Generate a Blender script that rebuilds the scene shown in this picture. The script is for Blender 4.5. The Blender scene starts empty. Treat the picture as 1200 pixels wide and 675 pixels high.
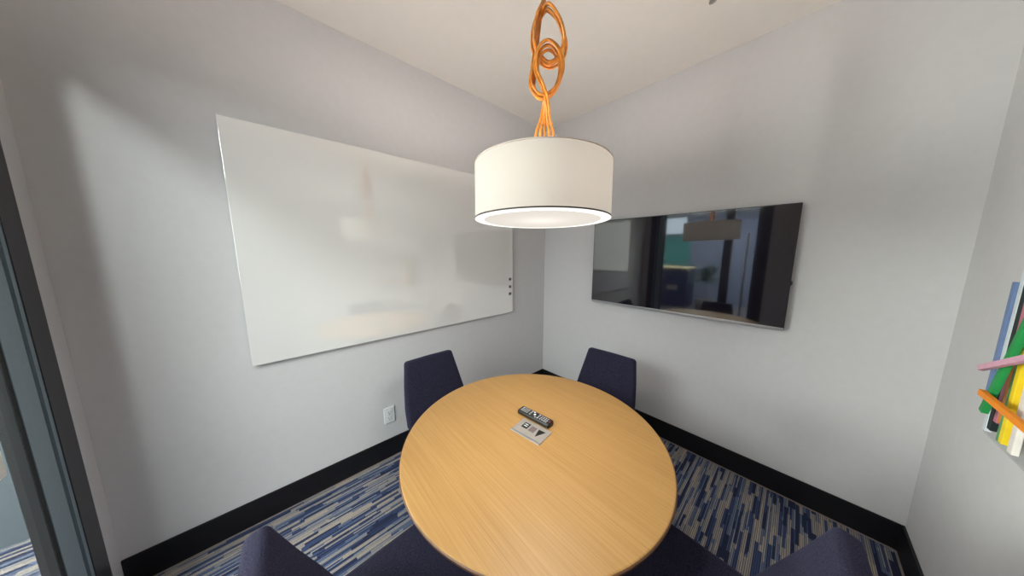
import bpy, bmesh, math, random
from mathutils import Vector, Matrix
random.seed(4)
S = bpy.context.scene
COL = S.collection
PI = math.pi

# ------------------------------------------------------------ materials
def lin(c):
    return tuple(((v / 255) / 12.92 if v / 255 <= 0.04045 else ((v / 255 + 0.055) / 1.055) ** 2.4) for v in c) + (1.0,)

class NT:
    def __init__(self, name):
        self.m = bpy.data.materials.new(name)
        self.m.use_nodes = True
        self.t = self.m.node_tree
        self.b = self.t.nodes['Principled BSDF']
        self.out = self.t.nodes['Material Output']
    def n(self, typ, **kw):
        nd = self.t.nodes.new(typ)
        for k, v in kw.items():
            if k == 'inp':
                for a, b in v.items():
                    nd.inputs[a].default_value = b
            else:
                setattr(nd, k, v)
        return nd
    def l(self, a, b):
        self.t.links.new(a, b)
    def math(self, op, a, b=None):
        nd = self.n('ShaderNodeMath', operation=op)
        for i, v in enumerate((a, b)):
            if v is None: continue
            if isinstance(v, (int, float)): nd.inputs[i].default_value = v
            else: self.l(v, nd.inputs[i])
        return nd.outputs[0]
    def coords(self):
        return self.n('ShaderNodeTexCoord').outputs['Object']

def plain(name, rgb, rough=0.5, metal=0.0, spec=0.5, var=0.0, scale=40, bump=0.0, coat=0.0, sheen=0.0, coat_ior=1.5):
    ior_ = coat_ior
    k = NT(name)
    k.b.inputs['Base Color'].default_value = lin(rgb)
    k.b.inputs['Roughness'].default_value = rough
    k.b.inputs['Metallic'].default_value = metal
    k.b.inputs['Specular IOR Level'].default_value = spec
    k.b.inputs['Coat Weight'].default_value = coat
    k.b.inputs['Coat Roughness'].default_value = 0.03; k.b.inputs['Coat IOR'].default_value = ior_
    k.b.inputs['Sheen Weight'].default_value = sheen
    if var or bump:
        nz = k.n('ShaderNodeTexNoise', inp={'Scale': scale, 'Detail': 4})
        k.l(k.coords(), nz.inputs['Vector'])
        if var:
            rp = k.n('ShaderNodeValToRGB')
            c = lin(rgb)
            rp.color_ramp.elements[0].position = 0.3
            rp.color_ramp.elements[1].position = 0.7
            rp.color_ramp.elements[0].color = tuple(v * (1 - var) for v in c[:3]) + (1,)
            rp.color_ramp.elements[1].color = tuple(min(1, v * (1 + var)) for v in c[:3]) + (1,)
            k.l(nz.outputs['Fac'], rp.inputs['Fac']); k.l(rp.outputs['Color'], k.b.inputs['Base Color'])
        if bump:
            bp = k.n('ShaderNodeBump', inp={'Strength': bump, 'Distance': 0.002})
            k.l(nz.outputs['Fac'], bp.inputs['Height']); k.l(bp.outputs['Normal'], k.b.inputs['Normal'])
    return k.m

def glow(name, rgb, strength):
    k = NT(name)
    e = k.n('ShaderNodeEmission', inp={'Color': lin(rgb), 'Strength': strength})
    k.l(e.outputs[0], k.out.inputs['Surface'])
    return k.m

def glass(name, tint=(235, 242, 242), gloss=.9):
    k = NT(name)
    tr = k.n('ShaderNodeBsdfTransparent', inp={'Color': lin(tint)})
    gl = k.n('ShaderNodeBsdfGlossy', inp={'Roughness': 0.02})
    lw = k.n('ShaderNodeLayerWeight', inp={'Blend': .5})
    fr = k.math('ADD', k.math('MULTIPLY', k.math('POWER', lw.outputs['Facing'], 5.0), gloss), .03)
    mx = k.n('ShaderNodeMixShader')
    k.l(fr, mx.inputs[0]); k.l(tr.outputs[0], mx.inputs[1]); k.l(gl.outputs[0], mx.inputs[2])
    k.l(mx.outputs[0], k.out.inputs['Surface'])
    return k.m

def carpet():
    k = NT('striped_carpet')
    sp = k.n('ShaderNodeSeparateXYZ'); k.l(k.coords(), sp.inputs[0])
    X, Y = sp.outputs[0], sp.outputs[1]
    def wn(a, b, c=0.0):
        cb = k.n('ShaderNodeCombineXYZ')
        for i, v in enumerate((a, b, c)):
            if isinstance(v, (int, float)): cb.inputs[i].default_value = v
            else: k.l(v, cb.inputs[i])
        w = k.n('ShaderNodeTexWhiteNoise', noise_dimensions='3D'); k.l(cb.outputs[0], w.inputs['Vector'])
        return w.outputs['Value']
    row = k.math('FLOOR', k.math('DIVIDE', X, 0.0078))
    grp = k.math('FLOOR', k.math('DIVIDE', k.math('ADD', X, 0.002), 0.0156))
    off = wn(row, 0.0, 3.0)
    off2 = wn(grp, 0.0, 7.0)
    col1 = k.math('FLOOR', k.math('ADD', k.math('DIVIDE', Y, 0.25), k.math('MULTIPLY', off, 5.0)))
    col2 = k.math('FLOOR', k.math('ADD', k.math('DIVIDE', Y, 0.16), k.math('MULTIPLY', off2, 5.0)))
    v1 = wn(row, col1, 1.0)
    v2 = wn(grp, col2, 2.0)
    v = k.math('ADD', k.math('MULTIPLY', v1, 0.38), k.math('MULTIPLY', v2, 0.62))
    rp = k.n('ShaderNodeValToRGB'); cr = rp.color_ramp; cr.interpolation = 'CONSTANT'
    stops = [(0.0, (40, 46, 70)), (0.27, (58, 70, 104)), (0.42, (92, 106, 132)), (0.51, (124, 128, 138)), (0.57, (148, 142, 138)), (0.74, (168, 156, 144))]
    cr.elements[0].position = 0; cr.elements[0].color = lin(stops[0][1])
    cr.elements[1].position = stops[1][0]; cr.elements[1].color = lin(stops[1][1])
    for p, c in stops[2:]:
        e = cr.elements.new(p); e.color = lin(c)
    k.l(v, rp.inputs['Fac'])
    # the dark groove between neighbouring cords of the pile
    fr = k.math('FRACT', k.math('DIVIDE', X, 0.0078))
    gr = k.math('LESS_THAN', fr, 0.28)
    mx = k.n('ShaderNodeMix', data_type='RGBA')
    mx.inputs[7].default_value = lin((40, 46, 68))
    k.l(k.math('MULTIPLY', gr, 0.85), mx.inputs[0]); k.l(rp.outputs['Color'], mx.inputs[6])
    nz = k.n('ShaderNodeTexNoise', inp={'Scale': 260, 'Detail': 3}); k.l(k.coords(), nz.inputs['Vector'])
    mu = k.n('ShaderNodeMix', data_type='RGBA', blend_type='MULTIPLY'); mu.inputs[0].default_value = 0.55
    r2 = k.n('ShaderNodeValToRGB'); r2.color_ramp.elements[0].position = .3; r2.color_ramp.elements[1].position = .62
    r2.color_ramp.elements[0].color = (.45, .45, .45, 1)
    k.l(nz.outputs['Fac'], r2.inputs['Fac'])
    k.l(mx.outputs[2], mu.inputs[6]); k.l(r2.outputs['Color'], mu.inputs[7])
    k.l(mu.outputs[2], k.b.inputs['Base Color'])
    k.b.inputs['Roughness'].default_value = 0.95; k.b.inputs['Specular IOR Level'].default_value = 0.15
    bp = k.n('ShaderNodeBump', inp={'Strength': 0.5, 'Distance': 0.004}); k.l(nz.outputs['Fac'], bp.inputs['Height']); k.l(bp.outputs['Normal'], k.b.inputs['Normal'])
    return k.m

def wood():
    k = NT('oak_veneer')
    mp = k.n('ShaderNodeMapping'); mp.inputs['Scale'].default_value = (1.6, 150, 1); mp.inputs['Rotation'].default_value = (0, 0, -0.1)
    k.l(k.coords(), mp.inputs['Vector'])
    n1 = k.n('ShaderNodeTexNoise', inp={'Scale': 2.2, 'Detail': 6, 'Roughness': 0.65}); k.l(mp.outputs[0], n1.inputs['Vector'])
    mp2 = k.n('ShaderNodeMapping'); mp2.inputs['Scale'].default_value = (0.5, 9, 1); mp2.inputs['Rotation'].default_value = (0, 0, -0.1)
    k.l(k.coords(), mp2.inputs['Vector'])
    n2 = k.n('ShaderNodeTexNoise', inp={'Scale': 1.6, 'Detail': 3}); k.l(mp2.outputs[0], n2.inputs['Vector'])
    f = k.math('ADD', k.math('MULTIPLY', n1.outputs['Fac'], 0.75), k.math('MULTIPLY', n2.outputs['Fac'], 0.25))
    rp = k.n('ShaderNodeValToRGB'); cr = rp.color_ramp
    cr.elements[0].position = 0.32; cr.elements[0].color = lin((150, 112, 64))
    cr.elements[1].position = 0.68; cr.elements[1].color = lin((174, 136, 84))
    e = cr.elements.new(0.5); e.color = lin((163, 125, 74))
    k.l(f, rp.inputs['Fac']); k.l(rp.outputs['Color'], k.b.inputs['Base Color'])
    k.b.inputs['Roughness'].default_value = 0.42; k.b.inputs['Specular IOR Level'].default_value = 0.35
    return k.m

def tweed(name, a, b):
    k = NT(name)
    mp = k.n('ShaderNodeMapping'); mp.inputs['Scale'].default_value = (1.6, 1.6, .55); k.l(k.coords(), mp.inputs['Vector'])
    n1 = k.n('ShaderNodeTexNoise', inp={'Scale': 240, 'Detail': 3, 'Roughness': .7}); k.l(mp.outputs[0], n1.inputs['Vector'])
    rp = k.n('ShaderNodeValToRGB'); cr = rp.color_ramp
    cr.elements[0].position = .35; cr.elements[0].color = lin(a); cr.elements[1].position = .68; cr.elements[1].color = lin(b)
    k.l(n1.outputs['Fac'], rp.inputs['Fac']); k.l(rp.outputs['Color'], k.b.inputs['Base Color'])
    k.b.inputs['Roughness'].default_value = 0.95; k.b.inputs['Specular IOR Level'].default_value = 0.1
    k.b.inputs['Sheen Weight'].default_value = 0.15; k.b.inputs['Sheen Roughness'].default_value = .5
    k.b.inputs['Sheen Tint'].default_value = lin((150, 150, 190))
    bp = k.n('ShaderNodeBump', inp={'Strength': .5, 'Distance': .002}); k.l(n1.outputs['Fac'], bp.inputs['Height']); k.l(bp.outputs['Normal'], k.b.inputs['Normal'])
    return k.m

def diffuser():
    k = NT('lit_diffuser')
    e = k.n('ShaderNodeEmission', inp={'Color': lin((255, 247, 236)), 'Strength': .57})
    t = k.n('ShaderNodeBsdfTranslucent', inp={'Color': (.0036, .0034, .0031, 1)})
    a = k.n('ShaderNodeAddShader'); k.l(e.outputs[0], a.inputs[0]); k.l(t.outputs[0], a.inputs[1])
    k.l(a.outputs[0], k.out.inputs['Surface'])
    return k.m

def shade_fabric(name, trans, dif):
    k = NT(name)
    mp = k.n('ShaderNodeMapping'); mp.inputs['Scale'].default_value = (6, 6, 60); k.l(k.coords(), mp.inputs['Vector'])
    nz = k.n('ShaderNodeTexNoise', inp={'Scale': 9, 'Detail': 4}); k.l(mp.outputs[0], nz.inputs['Vector'])
    rp = k.n('ShaderNodeValToRGB'); cr = rp.color_ramp
    cr.elements[0].position = .3; cr.elements[0].color = tuple(v * .93 for v in trans) + (1,)
    cr.elements[1].position = .7; cr.elements[1].color = tuple(trans) + (1,)
    k.l(nz.outputs['Fac'], rp.inputs['Fac'])
    tr = k.n('ShaderNodeBsdfTranslucent'); k.l(rp.outputs['Color'], tr.inputs['Color'])
    df = k.n('ShaderNodeBsdfDiffuse', inp={'Color': dif + (1,)})
    ad = k.n('ShaderNodeAddShader'); k.l(tr.outputs[0], ad.inputs[0]); k.l(df.outputs[0], ad.inputs[1])
    k.l(ad.outputs[0], k.out.inputs['Surface'])
    return k.m

M = dict(
    wall=plain('wall_paint', (206, 205, 207), .85, spec=.2, var=.015, scale=25, bump=.08),
    ceil=plain('ceiling_paint', (238, 233, 227), .9, spec=.2, var=.01, scale=18, bump=.08),
    base=plain('black_vinyl', (20, 19, 24), .45, spec=.35, var=.1, scale=30),
    edge=plain('carpet_edge', (128, 116, 112), .8, var=.1),
    carpet=carpet(), wood=wood(),
    brown=plain('dark_brown_edge', (92, 60, 38), .5, var=.1),
    metal_black=plain('black_powder_coat', (22, 22, 25), .45, metal=.3, var=.05),
    navy=tweed('navy_tweed', (19, 19, 30), (52, 50, 70)),
    board=plain('white_glass_board', (240, 239, 238), .5, spec=.3, coat=1, coat_ior=2.6, var=.005, scale=3),
    board_edge=plain('board_edge_grey', (150, 152, 154), .35, var=.05),
    magnet=plain('grey_magnet', (96, 98, 104), .4, metal=.4, var=.05),
    screen=plain('tv_glass', (15, 11, 22), .07, spec=.6, coat=1.0, coat_ior=1.65, var=.02),
    bezel=plain('tv_bezel', (28, 28, 32), .3, spec=.5, var=.04),
    silver=plain('silver_trim', (178, 178, 182), .3, metal=.8, var=.03),
    plastic_black=plain('black_plastic', (20, 19, 20), .35, var=.06),
    plastic_grey=plain('button_grey', (168, 168, 170), .5, var=.05),
    plastic_white=plain('white_plastic', (226, 228, 230), .35, var=.01),
    slot=plain('dark_slot', (70, 70, 72), .6, var=.05),
    plate=plain('satin_metal_plate', (158, 151, 144), .4, metal=.35, var=.04),
    conn=plain('grey_connector', (104, 92, 90), .5, var=.3, scale=150),
    frame=plain('charcoal_frame', (66, 66, 71), .4, metal=.2, var=.05),
    frame_blue=plain('blue_grey_frame', (136, 154, 164), .35, metal=.25, var=.04),
    gasket=plain('black_gasket', (12, 12, 14), .6, var=.05),
    glass=glass('clear_glass'), acrylic=glass('clear_acrylic', (250, 250, 250), .45),
    paper=plain('white_paper', (232, 228, 222), .9, var=.02),
    shade=shade_fabric('lamp_linen', (.0262, .0246, .0224), (.36, .35, .33)),
    linen_edge=plain('linen_edge', (222, 208, 198), .8, var=.03),
    trim=plain('shade_trim', (58, 52, 44), .7, var=.1),
    diff=diffuser(),
    diffring=glow('lit_diffuser_rim', (255, 250, 242), .95),
    cord=plain('amber_cord', (216, 136, 42), .32, spec=.55, var=.3, scale=45, coat=.2),
    steel=plain('brushed_steel', (190, 188, 184), .3, metal=.9, var=.05),
    teal=plain('teal_paint', (70, 138, 138), .8, var=.04),
    office=plain('office_paint', (118, 126, 152), .85, var=.03),
    corridor=plain('corridor_paint', (84, 94, 100), .8, var=.03),
    tan=plain('tan_laminate', (206, 188, 150), .5, var=.06),
    deskblue=plain('blue_panel_fabric', (36, 44, 76), .9, var=.2, scale=90),
    leaf=plain('leaf_green', (34, 58, 36), .5, var=.3, scale=20),
    pot=plain('grey_pot', (90, 88, 86), .6, var=.1),
    sky=glow('daylight_pane', (235, 242, 255), 4.0),
    fill_pane=glow('added_fill_pane', (255, 247, 238), 5.0), fill_pane_strong=glow('added_fill_pane_strong', (255, 246, 235), 58.0),  # glow for the two added panes that fill the room with light
    panel_light=glow('ceiling_light_panel', (255, 250, 242), 6.0),
)

# ------------------------------------------------------------ mesh helpers
def obj(name, bm, mat, parent=None, smooth=False, loc=None):
    me = bpy.data.meshes.new(name)
    bmesh.ops.recalc_face_normals(bm, faces=bm.faces[:])
    bm.to_mesh(me); bm.free()
    me.materials.append(M[mat] if isinstance(mat, str) else mat)
    if smooth:
        for p in me.polygons: p.use_smooth = True
    o = bpy.data.objects.new(name, me); COL.objects.link(o)
    if parent is not None: o.parent = parent
    if loc is not None: o.location = loc
    return o

def box(bm, lo, hi, mat=None):
    vs = [bm.verts.new((x, y, z)) for x in (lo[0], hi[0]) for y in (lo[1], hi[1]) for z in (lo[2], hi[2])]
    fs = [(0, 1, 3, 2), (4, 6, 7, 5), (0, 4, 5, 1), (2, 3, 7, 6), (0, 2, 6, 4), (1, 5, 7, 3)]
    out = [bm.faces.new([vs[i] for i in f]) for f in fs]
    if mat is not None: bmesh.ops.transform(bm, matrix=mat, verts=vs)
    return vs

def bev(bm, w, seg=3):
    bmesh.ops.bevel(bm, geom=bm.edges[:], offset=w, offset_type='OFFSET', segments=seg, profile=0.5, affect='EDGES', clamp_overlap=True)
    return bm

def B(lo, hi, bevel=0.0, seg=2):
    bm = bmesh.new(); box(bm, lo, hi)
    if bevel: bev(bm, bevel, seg)
    return bm

def lathe(prof, n=64, bm=None, closed=False, center=(0, 0)):
    bm = bm or bmesh.new()
    rings = []
    for r, z in prof:
        if r < 1e-6: rings.append([bm.verts.new((center[0], center[1], z))])
        else: rings.append([bm.verts.new((center[0] + r * math.cos(2 * PI * i / n), center[1] + r * math.sin(2 * PI * i / n), z)) for i in range(n)])
    pairs = list(zip(rings, rings[1:])) + ([(rings[-1], rings[0])] if closed else [])
    for a, b in pairs:
        for i in range(n):
            j = (i + 1) % n
            if len(a) == 1 and len(b) == 1: continue
            if len(a) == 1: bm.faces.new((a[0], b[i], b[j]))
            elif len(b) == 1: bm.faces.new((a[i], b[0], a[j]))
            else: bm.faces.new((a[i], b[i], b[j], a[j]))
    return bm

def catmull(pts, sub=10):
    out = []
    P = [pts[0]] + list(pts) + [pts[-1]]
    for i in range(1, len(P) - 2):
        a, b, c, d = P[i - 1], P[i], P[i + 1], P[i + 2]
        for k in range(sub):
            t = k / sub
            out.append(0.5 * ((2 * b) + (c - a) * t + (2 * a - 5 * b + 4 * c - d) * t * t + (3 * b - a - 3 * c + d) * t ** 3))
    out.append(pts[-1])
    return out

def tube(pts, r, n=10, bm=None):
    bm = bm or bmesh.new()
    rings = []; up = None
    for i, p in enumerate(pts):
        t = (pts[min(i + 1, len(pts) - 1)] - pts[max(i - 1, 0)]).normalized()
        if up is None:
            up = Vector((1, 0, 0)) if abs(t.x) < .8 else Vector((0, 1, 0))
        up = (up - t * up.dot(t)).normalized(); sd = t.cross(up)
        rr = r[i] if isinstance(r, (list, tuple)) else r
        rings.append([bm.verts.new(p + rr * (math.cos(2 * PI * k / n) * up + math.sin(2 * PI * k / n) * sd)) for k in range(n)])
    for a, b in zip(rings, rings[1:]):
        for k in range(n):
            bm.faces.new((a[k], a[(k + 1) % n], b[(k + 1) % n], b[k]))
    bm.faces.new(rings[0]); bm.faces.new(rings[-1])
    return bm

def thing(name, label, cat, loc=(0, 0, 0), rz=0.0, group=None):
    o = bpy.data.objects.new(name, None); COL.objects.link(o)
    o.location = loc; o.rotation_euler = (0, 0, rz); o.empty_display_size = .05
    return tag(o, label, cat, group)

def tag(o, label, cat, group=None):
    o['label'] = label; o['category'] = cat
    if group: o['group'] = group
    return o

def struct(name, bm, mat, label=None, cat=None, parent=None):
    o = obj(name, bm, mat, parent)
    if parent is None:
        o['kind'] = 'structure'
        if label: o['label'] = label; o['category'] = cat
    elif label: o['label'] = label
    return o

def light(name, typ, loc, power, color, size=.1, rot=(0, 0, 0), shape=None):
    d = bpy.data.lights.new(name, typ); d.energy = power; d.color = color
    if typ == 'AREA':
        d.size = size
        if shape: d.shape = shape
    else: d.shadow_soft_size = size
    o = bpy.data.objects.new(name, d); COL.objects.link(o); o.location = loc; o.rotation_euler = rot
    return o

# ------------------------------------------------------------ room shell
W, L, H = 2.384, 2.833, 2.740
T = .12
struct('floor', B((-T, -L - T, -.06), (W + T, T, 0)), 'carpet', 'blue and beige striped carpet floor of the small room', 'floor')
struct('ceiling', B((-T, -L - T, H), (W + T, T, H + .08)), 'ceil', 'plain off-white ceiling over the meeting table', 'ceiling')
struct('wall_left', B((-T, -L - T, 0), (0, T, H)), 'wall', 'grey painted wall carrying the whiteboard', 'wall')
struct('wall_back', B((0, 0, 0), (W, T, H)), 'wall', 'grey painted wall carrying the television', 'wall')
struct('wall_right', B((W, -L - T, 0), (W + T, T, H)), 'wall', 'grey painted wall with the coloured sticks', 'wall')
OX0, OX1, OZ = .086, 1.60, 2.425
bm = bmesh.new()
box(bm, (0, -L - T, 0), (OX0, -L, H)); box(bm, (OX1, -L - T, 0), (W, -L, H)); box(bm, (OX0, -L - T, OZ), (OX1, -L, H))
struct('wall_front', bm, 'wall', 'grey painted wall around the dark framed glass front', 'wall')

def baseboard(name, lo, hi, lip, label):
    o = struct(name, B(lo, hi, .003, 2), 'base', label, 'baseboard')
    struct('carpet_edge_strip', B(*lip), 'edge', 'thin beige strip where the baseboard meets the carpet', parent=o)
BH, BT = .147, .010
baseboard('baseboard_left', (0, -L, 0), (BT, 0, BH), ((BT, -L + .02, 0), (BT + .007, -.02, .004)), 'black baseboard under the whiteboard wall')
baseboard('baseboard_back', (BT, -BT, 0), (W - BT, 0, BH), ((.02, -BT - .007, 0), (W - .02, -BT, .004)), 'black baseboard under the television wall')
baseboard('baseboard_right', (W - BT, -L, 0), (W, 0, BH), ((W - BT - .007, -L + .02, 0), (W - BT, -.02, .004)), 'black baseboard under the wall with coloured sticks')

# glass front: charcoal frame, stiles, gaskets, panes
door = thing('door_1', 'dark metal framed glass door and side panel at far left', 'door', (0, -L, 0))
door['kind'] = 'structure'
bm = bmesh.new()
box(bm, (OX0, -.035, 0), (.176, .002, OZ)); box(bm, (1.46, -.10, 0), (OX1, .002, OZ)); box(bm, (OX0, -.10, OZ - .09), (OX1, .0019, OZ))
obj('door_frame', bm, 'frame', door)
bm = bmesh.new(); box(bm, (.1762, -.035, 0), (.194, -.001, OZ - .09)); obj('stop_strip', bm, 'frame_blue', door)
bm = bmesh.new(); box(bm, (.194, -.035, 0), (.215, -.02, OZ - .09)); box(bm, (.303, -.035, 0), (.322, -.003, OZ - .09)); obj('gasket', bm, 'gasket', door)
bm = bmesh.new(); box(bm, (.215, -.035, 0), (.303, -.001, OZ - .09)); obj('stile', bm, 'frame_blue', door)
bm = bmesh.new(); box(bm, (1.11, -.08, 0), (1.215, -.006, OZ - .09)); obj('mullion', bm, 'frame', door)
bm = bmesh.new(); box(bm, (.3221, -.035, 0), (1.11, -.003, .06)); box(bm, (1.215, -.07, 0), (1.46, -.006, .10)); obj('bottom_rail', bm, 'frame', door)
bm = bmesh.new(); box(bm, (.3221, -.012, .06), (1.11, -.004, OZ - .09)); obj('glass_pane', bm, 'glass', door)
bm = bmesh.new(); box(bm, (1.215, -.042, .10), (1.46, -.034, OZ - .09)); obj('glass_pane', bm, 'glass', door)
tag(obj('paper_notice', B((.408, -L - .0038, .865), (.56, -L - .0025, .94)), 'paper'), 'white paper notice stuck on the glass door at far left', 'paper')
bm = bmesh.new(); tube([Vector((1.385, .06, .35)), Vector((1.385, .06, 1.75))], .012, 12, bm)
for z in (.45, 1.65): tube([Vector((1.385, -.034, z)), Vector((1.385, .06, z))], .008, 8, bm)
h = obj('pull_handle', bm, 'steel', door, True); h['label'] = 'long steel pull handle'

# office beyond the glass (seen only mirrored in the television)
OY = -7.2
struct('floor_office', B((-4, OY, -.06), (5.5, -L - T, -.001)), 'carpet', 'striped carpet of the office outside the glass front', 'floor')
struct('wall_office', B((-4, OY - .1, 0), (5.5, OY, 2.62)), 'office', 'blue-grey office wall far outside the glass front', 'wall')
struct('ceiling_office', B((-4, OY, 2.62), (5.5, -L - T, 2.68)), 'ceil', 'pale office ceiling outside the glass front', 'ceiling')
struct('trim_1', B((-1.35, OY, .5), (-.35, OY + .02, 1.95)), 'teal', 'teal painted panel on the office wall', 'panel')
w2 = struct('window_2', B((-1.30, OY, 1.99), (-.45, OY + .03, 2.55)), 'frame', 'small bright office window above the teal panel', 'window')
obj('window_pane', B((-1.26, OY + .03, 2.03), (-.49, OY + .034, 2.51)), 'sky', w2)
for n_, x0, x1 in ((3, -3.9, -1.45), (4, 1.30, 4.6)):  # added out of view: glowing panes brighten the room through the glass front
    w3 = struct('window_%d' % n_, B((x0, OY, .75), (x1, OY + .03, 2.58)), 'frame', 'large added fill light pane %s of the teal panel' % ('left' if n_ == 3 else 'right'), 'window')
    obj('window_pane', B((x0 + .05, OY + .03, .80), (x1 - .05, OY + .034, 2.54)), 'fill_pane' if n_ == 4 else 'fill_pane_strong', w3)
struct('wall_corridor', B((-.80, -3.70, 0), (-.70, -L - T, 2.62)), 'corridor', 'blue-grey corridor wall just outside the glass door', 'wall')
desk = thing('office_desk', 'tan topped desk with dark blue panel in the office reflected on television', 'desk', (-.55, -6.1, 0))
obj('desk_top', B((-.55, -.4, 1.04), (.55, .4, 1.08), .006), 'tan', desk)
obj('privacy_panel', B((-.53, .34, .04), (.53, .37, 1.04)), 'deskblue', desk)
for sx in (-1, 1): obj('side_panel', B((sx * .52 - .015, -.38, 0), (sx * .52 + .015, .338, 1.04)), 'deskblue', desk)
plant = thing('potted_plant', 'dark bushy plant in grey pot beside the office desk, reflected on television', 'plant', (.42, -5.6, 0))
obj('pot', lathe([(0, 0), (.15, 0), (.19, .34), (.17, .34), (.16, .30), (0, .30)], 32), 'pot', plant, True)
bm = bmesh.new()
for i in range(150):
    a = random.uniform(0, 2 * PI); e = random.uniform(-.2, 1.4); rr = random.uniform(.1, .36)
    c = Vector((rr * math.cos(a) * math.cos(e), rr * math.sin(a) * math.cos(e), .78 + rr * 1.15 * math.sin(e)))
    mt = Matrix.Translation(c) @ Matrix.Rotation(a, 4, 'Z') @ Matrix.Rotation(-e + random.uniform(-.5, .5), 4, 'Y')
    l, w = random.uniform(.06, .1), random.uniform(.02, .035)
    vs = [bm.verts.new(mt @ Vector(v)) for v in ((-l, 0, 0), (-.2 * l, w, .008), (l, 0, -.01), (-.2 * l, -w, .008), (0, 0, .018))]
    for a_, b_ in ((0, 1), (1, 2), (2, 3), (3, 0)): bm.faces.new((vs[a_], vs[b_], vs[4]))
obj('foliage', bm, 'leaf', plant)
obj('stem', tube([Vector((0, 0, .29)), Vector((.01, 0, .5)), Vector((0, .01, .85))], .012, 8), 'pot', plant, True)

# ------------------------------------------------------------ whiteboard with magnets
wb = thing('whiteboard', 'large frameless white glass board on the left wall', 'whiteboard', (.002, -1.42, 1.518))
obj('board', B((.012, -.92, -.609), (.022, .919, .609), .0015), 'board', wb)
obj('backing', B((.0, -.914, -.604), (.012, .913, .603)), 'board_edge', wb)
for i, (z, w) in enumerate(((1.238, 'top'), (1.165, 'middle'), (1.096, 'bottom'))):
    t = obj('magnet', B((0, -.0125, -.0125), (.009, .0125, .0125), .002), 'magnet', None, False, (.0241, -.5365, z))
    tag(t, 'small square grey magnet at whiteboard right edge, %s of the column of three' % w, 'magnet', 'square magnets on the whiteboard')

# ------------------------------------------------------------ wall outlet
out = thing('wall_outlet', 'white duplex power outlet low on the wall under the whiteboard', 'outlet', (0, -1.692, .329))
obj('faceplate', B((0, -.036, -.060), (.007, .036, .060), .003, 2), 'plastic_white', out)
for s in (-1, 1):
    r = obj('socket', B((.007, -.0165, s * .023 - .0165), (.0092, .0165, s * .023 + .0165), .0015), 'plastic_white', out)
    bm = bmesh.new()
    box(bm, (.0092, -.0085, s * .023 - .001), (.0096, -.006, s * .023 + .009)); box(bm, (.0092, .006, s * .023 - .001), (.0096, .0085, s * .023 + .008))
    box(bm, (.0092, -.0025, s * .023 - .011), (.0096, .0025, s * .023 - .006))
    obj('slots', bm, 'slot', r)
obj('screw', lathe([(0, 0), (.003, 0), (.003, .001), (0, .0012)], 12, center=(0, 0)), 'steel', out).matrix_local = Matrix.Translation((.007, 0, 0)) @ Matrix.Rotation(PI / 2, 4, 'Y')

# ------------------------------------------------------------ television
TX0, TX1, TZ0, TZ1 = .621, 1.871, 1.049, 1.7695
tv = thing('television', 'large black flat screen television mounted on the right hand wall', 'television', ((TX0 + TX1) / 2, 0, (TZ0 + TZ1) / 2))
hw, hh = (TX1 - TX0) / 2, (TZ1 - TZ0) / 2
obj('cabinet', B((-hw, -.050, -hh), (hw, -.030, hh), .003, 2), 'bezel', tv)
obj('rear_housing', B((-hw * .7, -.030, -hh * .75), (hw * .7, -.012, hh * .5), .004), 'plastic_black', tv)
obj('wall_mount', B((-.2, -.012, -.2), (.2, 0, .12)), 'metal_black', tv)
obj('screen', B((-hw + .006, -.0515, -hh + .014), (hw - .006, -.050, hh - .006)), 'screen', tv)
s_ = obj('bottom_trim', B((-hw + .001, -.0525, -hh - .003), (hw - .001, -.034, -hh + .0125), .002), 'silver', tv); s_['label'] = 'silver strip along the lower edge'
k_ = obj('control_knob', lathe([(0, 0), (.012, 0), (.016, .006), (.016, .012), (.010, .018), (0, .019)], 20), 'plastic_black', tv, True)
k_.matrix_local = Matrix.Translation((hw - .0125, -.036, -.085)) @ Matrix.Rotation(PI / 2, 4, 'Y')

# ------------------------------------------------------------ table
TCX, TCY, TR, TZ = 1.192, -1.452, .5285, .740
tb = thing('round_table', 'round light oak veneer meeting table in the middle of the room', 'table', (TCX, TCY, 0))
obj('tabletop', lathe([(0, TZ - .028), (TR - .055, TZ - .028), (TR - .004, TZ - .012), (TR - .001, TZ - .004), (TR - .003, TZ - .001), (TR - .006, TZ), (0, TZ)], 128), 'wood', tb)
e_ = obj('edge_band', lathe([(TR - .056, TZ - .0295), (TR - .004, TZ - .0135), (TR + .0008, TZ - .010), (TR + .0008, TZ - .004), (TR - .002, TZ - .002), (TR - .006, TZ - .011)], 128, closed=True), 'brown', tb)
e_['label'] = 'dark brown edge band around the top'
obj('column', lathe([(0, .03), (.05, .03), (.045, .06), (.04, .12), (.04, .66), (.12, TZ - .03), (0, TZ - .03)], 40), 'metal_black', tb, True)
obj('base', lathe([(0, 0), (.24, 0), (.24, .008), (.22, .02), (.06, .04), (0, .04)], 64), 'metal_black', tb, True)
pm = obj('power_module', B((-.075, -.050, 0), (.075, .050, .003), .0012), 'plate', tb, False, (1.189 - TCX, -1.459 - TCY, TZ))
pm.rotation_euler = (0, 0, .13); pm['label'] = 'metal plate with black power and data sockets'
bm = B((-.050, -.006, .003), (-.020, .030, .0042), .001); so = obj('power_socket', bm, 'plastic_black', pm)
bm = bmesh.new()
for y in (.006, .017): box(bm, (-.043, y, .0042), (-.027, y + .004, .0047))
obj('socket_slots', bm, 'plastic_white', so)
obj('data_socket', B((-.012, -.008, .003), (.016, .026, .0042), .001), 'conn', pm)
bm = bmesh.new()
tri = [(.024, .026), (.056, .026), (.034, -.020)]
a_ = [bm.verts.new((x, y, .003)) for x, y in tri]; b_ = [bm.verts.new((x, y, .0044)) for x, y in tri]
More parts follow.
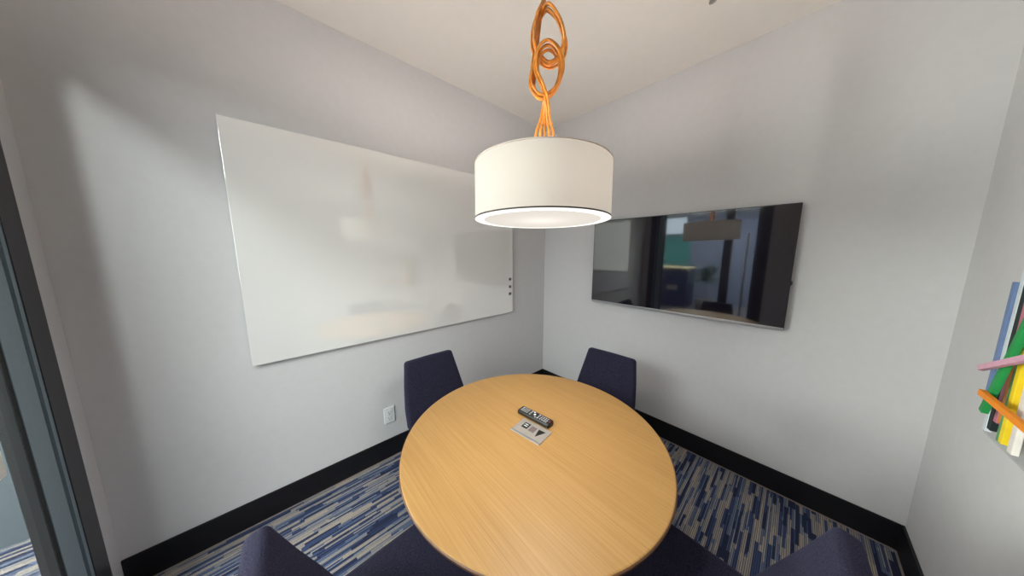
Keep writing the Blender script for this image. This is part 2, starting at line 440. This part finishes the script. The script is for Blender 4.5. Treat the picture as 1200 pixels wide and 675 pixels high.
bm.faces.new(a_); bm.faces.new(b_)
for i in range(3): bm.faces.new((a_[i], a_[(i + 1) % 3], b_[(i + 1) % 3], b_[i]))
obj('opening_shade', bm, 'plastic_black', pm)  # solid black wedge in place of the shade inside a triangular opening
obj('frame_lip', B((-.072, -.048, .003), (.072, -.041, .0038), .0003), 'silver', pm)

# remote control
rm = thing('remote_control', 'black television remote control with grey buttons on the oak table', 'remote control', (1.1435, -1.385, TZ), .11)
bm = bmesh.new()
vs = box(bm, (-.088, -.024, .001), (.088, .024, .021)); bev(bm, .007, 3)
obj('body', bm, 'plastic_black', rm, True)
def button(x, y, wx, wy, mat='plastic_grey', z=.0208):
    return obj('button', B((x - wx, y - wy, z - .001), (x + wx, y + wy, z + .0016), .0007, 1), mat, rm)
for cxx in range(4):
    for ry in range(3): button(-.070 + cxx * .0105, -.011 + ry * .011, .0032, .0034)
for cxx in range(4):
    for ry in range(3): button(.036 + cxx * .0105, -.011 + ry * .011, .0032, .0030)
for y in (-.012, 0, .012): button(-.021, y, .004, .0034)
for y in (-.012, 0, .012): button(.022, y, .004, .0034)
button(0, 0, .005, .005, 'plastic_white'); button(-.009, .013, .004, .003, 'plastic_white'); button(.010, -.013, .004, .003)
obj('button', B((.078, -.004, .0198), (.083, .004, .0224), .0007, 1), plain('power_red', (150, 40, 36), .4, var=.05), rm)['label'] = 'red power button'

# ------------------------------------------------------------ chairs
def make_chair(label):
    t = thing('upholstered_chair', label, 'chair', group='navy fabric chairs around the round table')
    # backrest: leaning, tapering towards the top
    bm = bmesh.new()
    secs = [(.445, -.190, .205, .065), (.56, -.236, .200, .062), (.68, -.283, .183, .058), (.822, -.332, .160, .050)]
    prev = None; rings = []
    for z, y, hwid, th in secs:
        rings.append([bm.verts.new(v) for v in ((-hwid, y, z), (0, y - .008, z), (hwid, y, z), (hwid, y - th, z - .012), (0, y - th - .008, z - .012), (-hwid, y - th, z - .012))])
    for a, b in zip(rings, rings[1:]):
        for i in range(6): bm.faces.new((a[i], a[(i + 1) % 6], b[(i + 1) % 6], b[i]))
    bm.faces.new(rings[0][::-1]); bm.faces.new(rings[-1])
    o = obj('backrest', bm, 'navy', t, True)
    md = o.modifiers.new('b', 'BEVEL'); md.width = .017; md.segments = 4; md.limit_method = 'ANGLE'; md.angle_limit = math.radians(35)
    bm = bmesh.new()
    lo = [bm.verts.new(v) for v in ((-.205, -.235, .375), (.205, -.235, .375), (.215, .215, .385), (-.215, .215, .385))]
    hi = [bm.verts.new(v) for v in ((-.208, -.200, .462), (.208, -.200, .462), (.216, .225, .472), (-.216, .225, .472))]
    bm.faces.new(lo[::-1]); bm.faces.new(hi)
    for i in range(4): bm.faces.new((lo[i], lo[(i + 1) % 4], hi[(i + 1) % 4], hi[i]))
    o = obj('seat', bm, 'navy', t, True)
    md = o.modifiers.new('b', 'BEVEL'); md.width = .022; md.segments = 4; md.limit_method = 'ANGLE'; md.angle_limit = math.radians(35)
    obj('seat_frame', B((-.185, -.2, .352), (.185, .195, .376), .004), 'metal_black', t)
    for sx in (-1, 1):
        for sy in (-1, 1):
            tp = Vector((sx * .165, .17 if sy > 0 else -.175, .36)); bt = Vector((sx * .180, .195 if sy > 0 else -.235, 0))
            obj('leg', tube([bt, bt + (tp - bt) * .03, tp], [.009, .011, .016], 14), 'metal_black', t, True)
    return t
def copy_thing(src):
    r = src.copy(); COL.objects.link(r)
    for ch in src.children:
        c = ch.copy(); COL.objects.link(c); c.parent = r
    return r
proto = make_chair('navy chair nearest the whiteboard wall, its backrest parallel to that wall')
spots = [((.645, -1.500), -PI / 2, None),
         ((1.108, -.915), PI + .05, 'navy chair below the television, its front facing the camera'),
         ((1.198, -1.949), 0.0, 'navy chair at lower left in front of the door, one backrest corner showing'),
         ((1.688, -1.370), PI / 2, 'navy chair nearest the wall with coloured sticks, at lower right')]
for i, (p, rz, lb) in enumerate(spots):
    c = proto if i == 0 else copy_thing(proto)
    c.location = (p[0], p[1], 0); c.rotation_euler = (0, 0, rz)
    if lb: c['label'] = lb

# ------------------------------------------------------------ pendant lamp
CX, CY = 1.206, -1.433
ZT, ZB, R = 1.815, 1.622, .249
lampo = thing('pendant_lamp', 'white drum shade pendant lamp hanging by knotted orange cords', 'lamp', (CX, CY, ZT))
tilt = bpy.data.objects.new('shade', None)
TOW = Vector((.66165, -.74981, 0)); RT = Vector((.74981, .66165, 0))
rotm = Matrix.Rotation(math.radians(-1.8), 4, RT)      # hangs a little out of level
hgt = ZT - ZB
def lamp_part(name, bm, mat, smooth=True):
    bmesh.ops.transform(bm, matrix=rotm, verts=bm.verts[:])
    return obj(name, bm, mat, lampo, smooth)
bpy.data.objects.remove(tilt)
sh = lamp_part('shade', lathe([(R, -hgt), (R, -.006), (R - .004, 0)], 96), 'shade')
lamp_part('top_rim', lathe([(R - .005, -.002), (R + .0004, -.0035), (R + .0002, .0002), (R - .005, .0006)], 96, closed=True), 'linen_edge')
lamp_part('bottom_trim', lathe([(R - .001, -hgt - .0002), (R + .0016, -hgt - .0002), (R + .0016, -hgt + .0045), (R - .001, -hgt + .0045)], 96, closed=True), 'trim')
rg = lamp_part('diffuser_rim', lathe([(R * .865, -hgt - .001), (R + .0012, -hgt - .001), (R + .0012, -hgt - .0002), (R * .865, -hgt - .0002)], 96, closed=True), 'diffring'); rg['label'] = 'bright lit rim around the diffuser'
lamp_part('diffuser', lathe([(0, -hgt - .0015), (R * .868, -hgt - .0015)], 96), 'diff')
# spider that carries the shade, socket cup, cords
bm = bmesh.new()
for k in range(3):
    a = 2 * PI * k / 3 + .4
    tube([Vector((0, 0, -.022)), Vector(((R - .004) * math.cos(a), (R - .004) * math.sin(a), -.008))], .0025, 8, bm)
lathe([(0, -.035), (.05, -.035), (.05, -.018), (0, -.016)], 32, bm)
lamp_part('shade_carrier', bm, 'steel')
obj('canopy', lathe([(0, H - ZT), (.065, H - ZT), (.065, H - ZT - .02), (.02, H - ZT - .035), (0, H - ZT - .036)], 40), 'plastic_white', lampo, True)
p0 = RT * .0485
obj('steel_pin', tube([p0 + Vector((0, 0, -.02)), p0 + Vector((0, 0, .112))], .0026, 8), 'plastic_white', lampo, True)
path = [(-.0003, 2.71, 0), (-.0003, 2.56, 0), (.0015, 2.42, 0), (-.003, 2.357, 0), (-.0227, 2.309, .010), (-.0336, 2.249, .015), (-.0274, 2.206, 0), (.0155, 2.167, -.014),
        (.0568, 2.184, -.006), (.0694, 2.225, .008), (.0499, 2.277, .020), (.0146, 2.317, .024), (-.0112, 2.319, 0), (-.0226, 2.281, -.016), (-.0308, 2.214, -.014), (-.0358, 2.1465, 0),
        (-.0378, 2.084, .012), (-.007, 2.045, .016), (.0352, 2.073, 0), (.0615, 2.139, -.012), (.0535, 2.186, 0), (.0168, 2.204, .024), (-.015, 2.183, .026), (-.0232, 2.130, .018),
        (-.0014, 2.071, .024), (.008, 2.031, .014), (.006, 1.981, 0)]
ends = [-.0245, -.0085, .0075, .0235, .0390]
tops = [(-.006, .004), (.006, .004), (-.006, -.005), (.006, -.005), (0, .001)]
scl = [1.16, .99, .88, 1.07, .94]
for k in range(5):
    pts = []
    for i, (u, z, w) in enumerate(path):
        if i <= 2: uu, zz, ww = u + tops[k][0], z, tops[k][1]
        elif i <= 14:
            c = (.016, 2.245); s = scl[k]
            uu = c[0] + (u - c[0]) * s + .002 * math.sin(3 * k + i); zz = c[1] + (z - c[1]) * (1 + (s - 1) * .45 - .05); ww = w * (1 + .1 * k) + (k - 2) * .0072
        else:
            c = (.012, 2.125); s = scl[(k + 2) % 5]
            uu = c[0] + (u - c[0]) * s + .002 * math.sin(2 * k + i); zz = c[1] + (z - c[1]) * (1 + (s - 1) * .5); ww = w * (1 + .1 * k) + (k - 2) * .0072
            f = max(0, (i - 24) / 3); uu = uu * (1 - f) + (.004 + (ends[k]) * .75) * f; ww = ww * (1 - f) + (k - 2) * .003 * f
        pts.append(RT * uu + TOW * ww + Vector((0, 0, zz - ZT)))
    pts.append(RT * (ends[k] * .97) + TOW * ((k % 2) * .006) + Vector((0, 0, 1.935 - ZT)))
    pts.append(RT * (ends[k] * 1.0) + TOW * ((k % 2) * .006) + Vector((0, 0, 1.88 - ZT)))
    pts.append(RT * (ends[k] * 1.0) + TOW * ((k % 2) * .006) + Vector((0, 0, -.018)))
    obj('cord', tube(catmull(pts, 10), .0046, 10), 'cord', lampo, True)

# ------------------------------------------------------------ coloured sticks on the right wall
tag(obj('acrylic_panel', B((W - .0070, -1.10, .890), (W - .0015, -.452, 1.47), .001), 'acrylic'), 'clear acrylic panel behind the coloured sticks on right wall', 'panel')
G = 'coloured square sticks on the right wall'
SM = {}
def stick(col, rgb, x, a, b, label, w=.020, th=.0115):
    """a, b: (y, z) ends of the axis"""
    if col not in SM: SM[col] = plain('stick_' + col, rgb, .6, spec=.3, var=.06, scale=30)
    A = Vector((0, a[0], a[1])); Bv = Vector((0, b[0], b[1])); d = Bv - A
    bm = B((-th / 2, -w / 2, 0), (th / 2, w / 2, d.length), .001, 1)
    o = obj('wooden_stick', bm, SM[col])
    o.location = (x, a[0], a[1]); o.rotation_euler = (math.atan2(-d.y, d.z), 0, 0)
    return tag(o, label, 'stick', G)
XA, XB, XC, XD = W - .013, W - .0255, W - .043, W - .058
stick('blue', (112, 134, 178), XA, (-.456, 1.005), (-.441, 1.407), 'slate blue upright stick, leftmost behind the slanting green stick', .022)
stick('white', (214, 222, 230), XA, (-.496, .911), (-.482, 1.46), 'pale bluish white upright stick right of the slate blue one')
stick('black', (34, 44, 46), XA, (-.521, .925), (-.507, 1.44), 'black upright stick right of the bluish white one', .022)
stick('rose', (196, 120, 140), XA, (-.5445, .962), (-.530, 1.43), 'rose pink upright stick right of the black one')
stick('amber', (226, 140, 54), XA, (-.5645, .969), (-.550, 1.33), 'thin amber upright stick between rose and dull green ones', .015)
stick('sage', (96, 160, 104), XA, (-.584, .915), (-.570, 1.36), 'dull green upright stick just left of the yellow one')
stick('aqua', (160, 216, 210), XA, (-.606, 1.02), (-.593, 1.40), 'pale aqua upright stick behind the yellow one', .018)
stick('red', (196, 44, 40), XA, (-.628, .952), (-.616, 1.34), 'red upright stick ending between the yellow and cream ones', .022)
stick('mauve', (186, 112, 148), XA, (-.653, .964), (-.640, 1.33), 'mauve pink upright stick behind the cream one at the photo edge')
stick('grey', (176, 176, 178), XA, (-.677, .955), (-.664, 1.35), 'light grey upright stick at the right edge of the photo')
stick('yellow', (244, 216, 40), XB, (-.640, .933), (-.622, 1.40), 'bright yellow upright stick below the slanting orange one')
stick('cream', (236, 230, 224), XB, (-.694, .930), (-.678, 1.38), 'creamy white upright stick, lowest reaching at the photo edge', .024)
stick('green', (40, 150, 80), XC, (-.556, .992), (-.705, 1.46), 'green stick slanting across the upright sticks', .020, .013)
stick('pink', (226, 172, 196), XD, (-.528, 1.127), (-1.0, 1.335), 'light pink stick lying nearly level across the green one', .018)
stick('orange', (248, 148, 36), XD, (-.571, 1.059), (-1.04, 1.052), 'bright orange stick lying across the front below the pink one', .019)

# ------------------------------------------------------------ sprinkler on the ceiling
spk = thing('fire_sprinkler', 'small metal fire sprinkler head at the top edge of the ceiling', 'sprinkler', (1.480, -.530, H))
obj('escutcheon', lathe([(0, 0), (.038, 0), (.036, -.004), (.016, -.007), (0, -.007)], 32), 'plastic_white', spk, True)
obj('nozzle', lathe([(0, -.007), (.010, -.007), (.008, -.025), (0, -.026)], 16), 'steel', spk, True)
bm = bmesh.new()
for s in (-1, 1): tube([Vector((s * .008, 0, -.012)), Vector((s * .014, 0, -.030)), Vector((s * .003, 0, -.045))], .0025, 8, bm)
obj('frame_arms', bm, 'steel', spk, True)
obj('deflector', lathe([(0, -.044), (.015, -.046), (.015, -.048), (0, -.048)], 20), 'steel', spk, True)

# ------------------------------------------------------------ lights
warm = (1.0, .92, .835)
light('lamp_bulb', 'POINT', (CX, CY, 1.712), 32, warm, .06)
light('lamp_downlight', 'AREA', (CX, CY, ZB - .016), 4.4, (1.0, .95, .90), .42, (0, 0, 0), 'DISK').data.spread = math.radians(165)
light('office_ceiling_light', 'AREA', (1.30, -3.20, 2.583), 28, (1.0, .965, .92), .15, (0, 0, 0), 'DISK')
light('office_fill', 'AREA', (1.2, -5.2, 2.6), 420, (1.0, .96, .92), 3, (0, 0, 0))  # added fill lamp under the office ceiling, not a real daylight source

wd = bpy.data.worlds.new('World'); S.world = wd; wd.use_nodes = True
wd.node_tree.nodes['Background'].inputs['Color'].default_value = (.85, .92, 1, 1)
wd.node_tree.nodes['Background'].inputs['Strength'].default_value = .5

# ------------------------------------------------------------ camera
cd = bpy.data.cameras.new('camera'); cam = bpy.data.objects.new('camera', cd); COL.objects.link(cam)
cd.sensor_width = 36; cd.lens = 36 * 305.1144 / 1200; cd.clip_start = .02
cam.location = (1.889, -2.207, 1.506)
pitch, yaw = .1409, -.8318
cam.rotation_euler = (PI / 2 - pitch, 0, -yaw)
S.camera = cam

S.view_settings.view_transform = 'Standard'
S.view_settings.look = 'None'
S.view_settings.exposure = 0.45
S.view_settings.gamma = 1
S.view_settings.use_curve_mapping = False
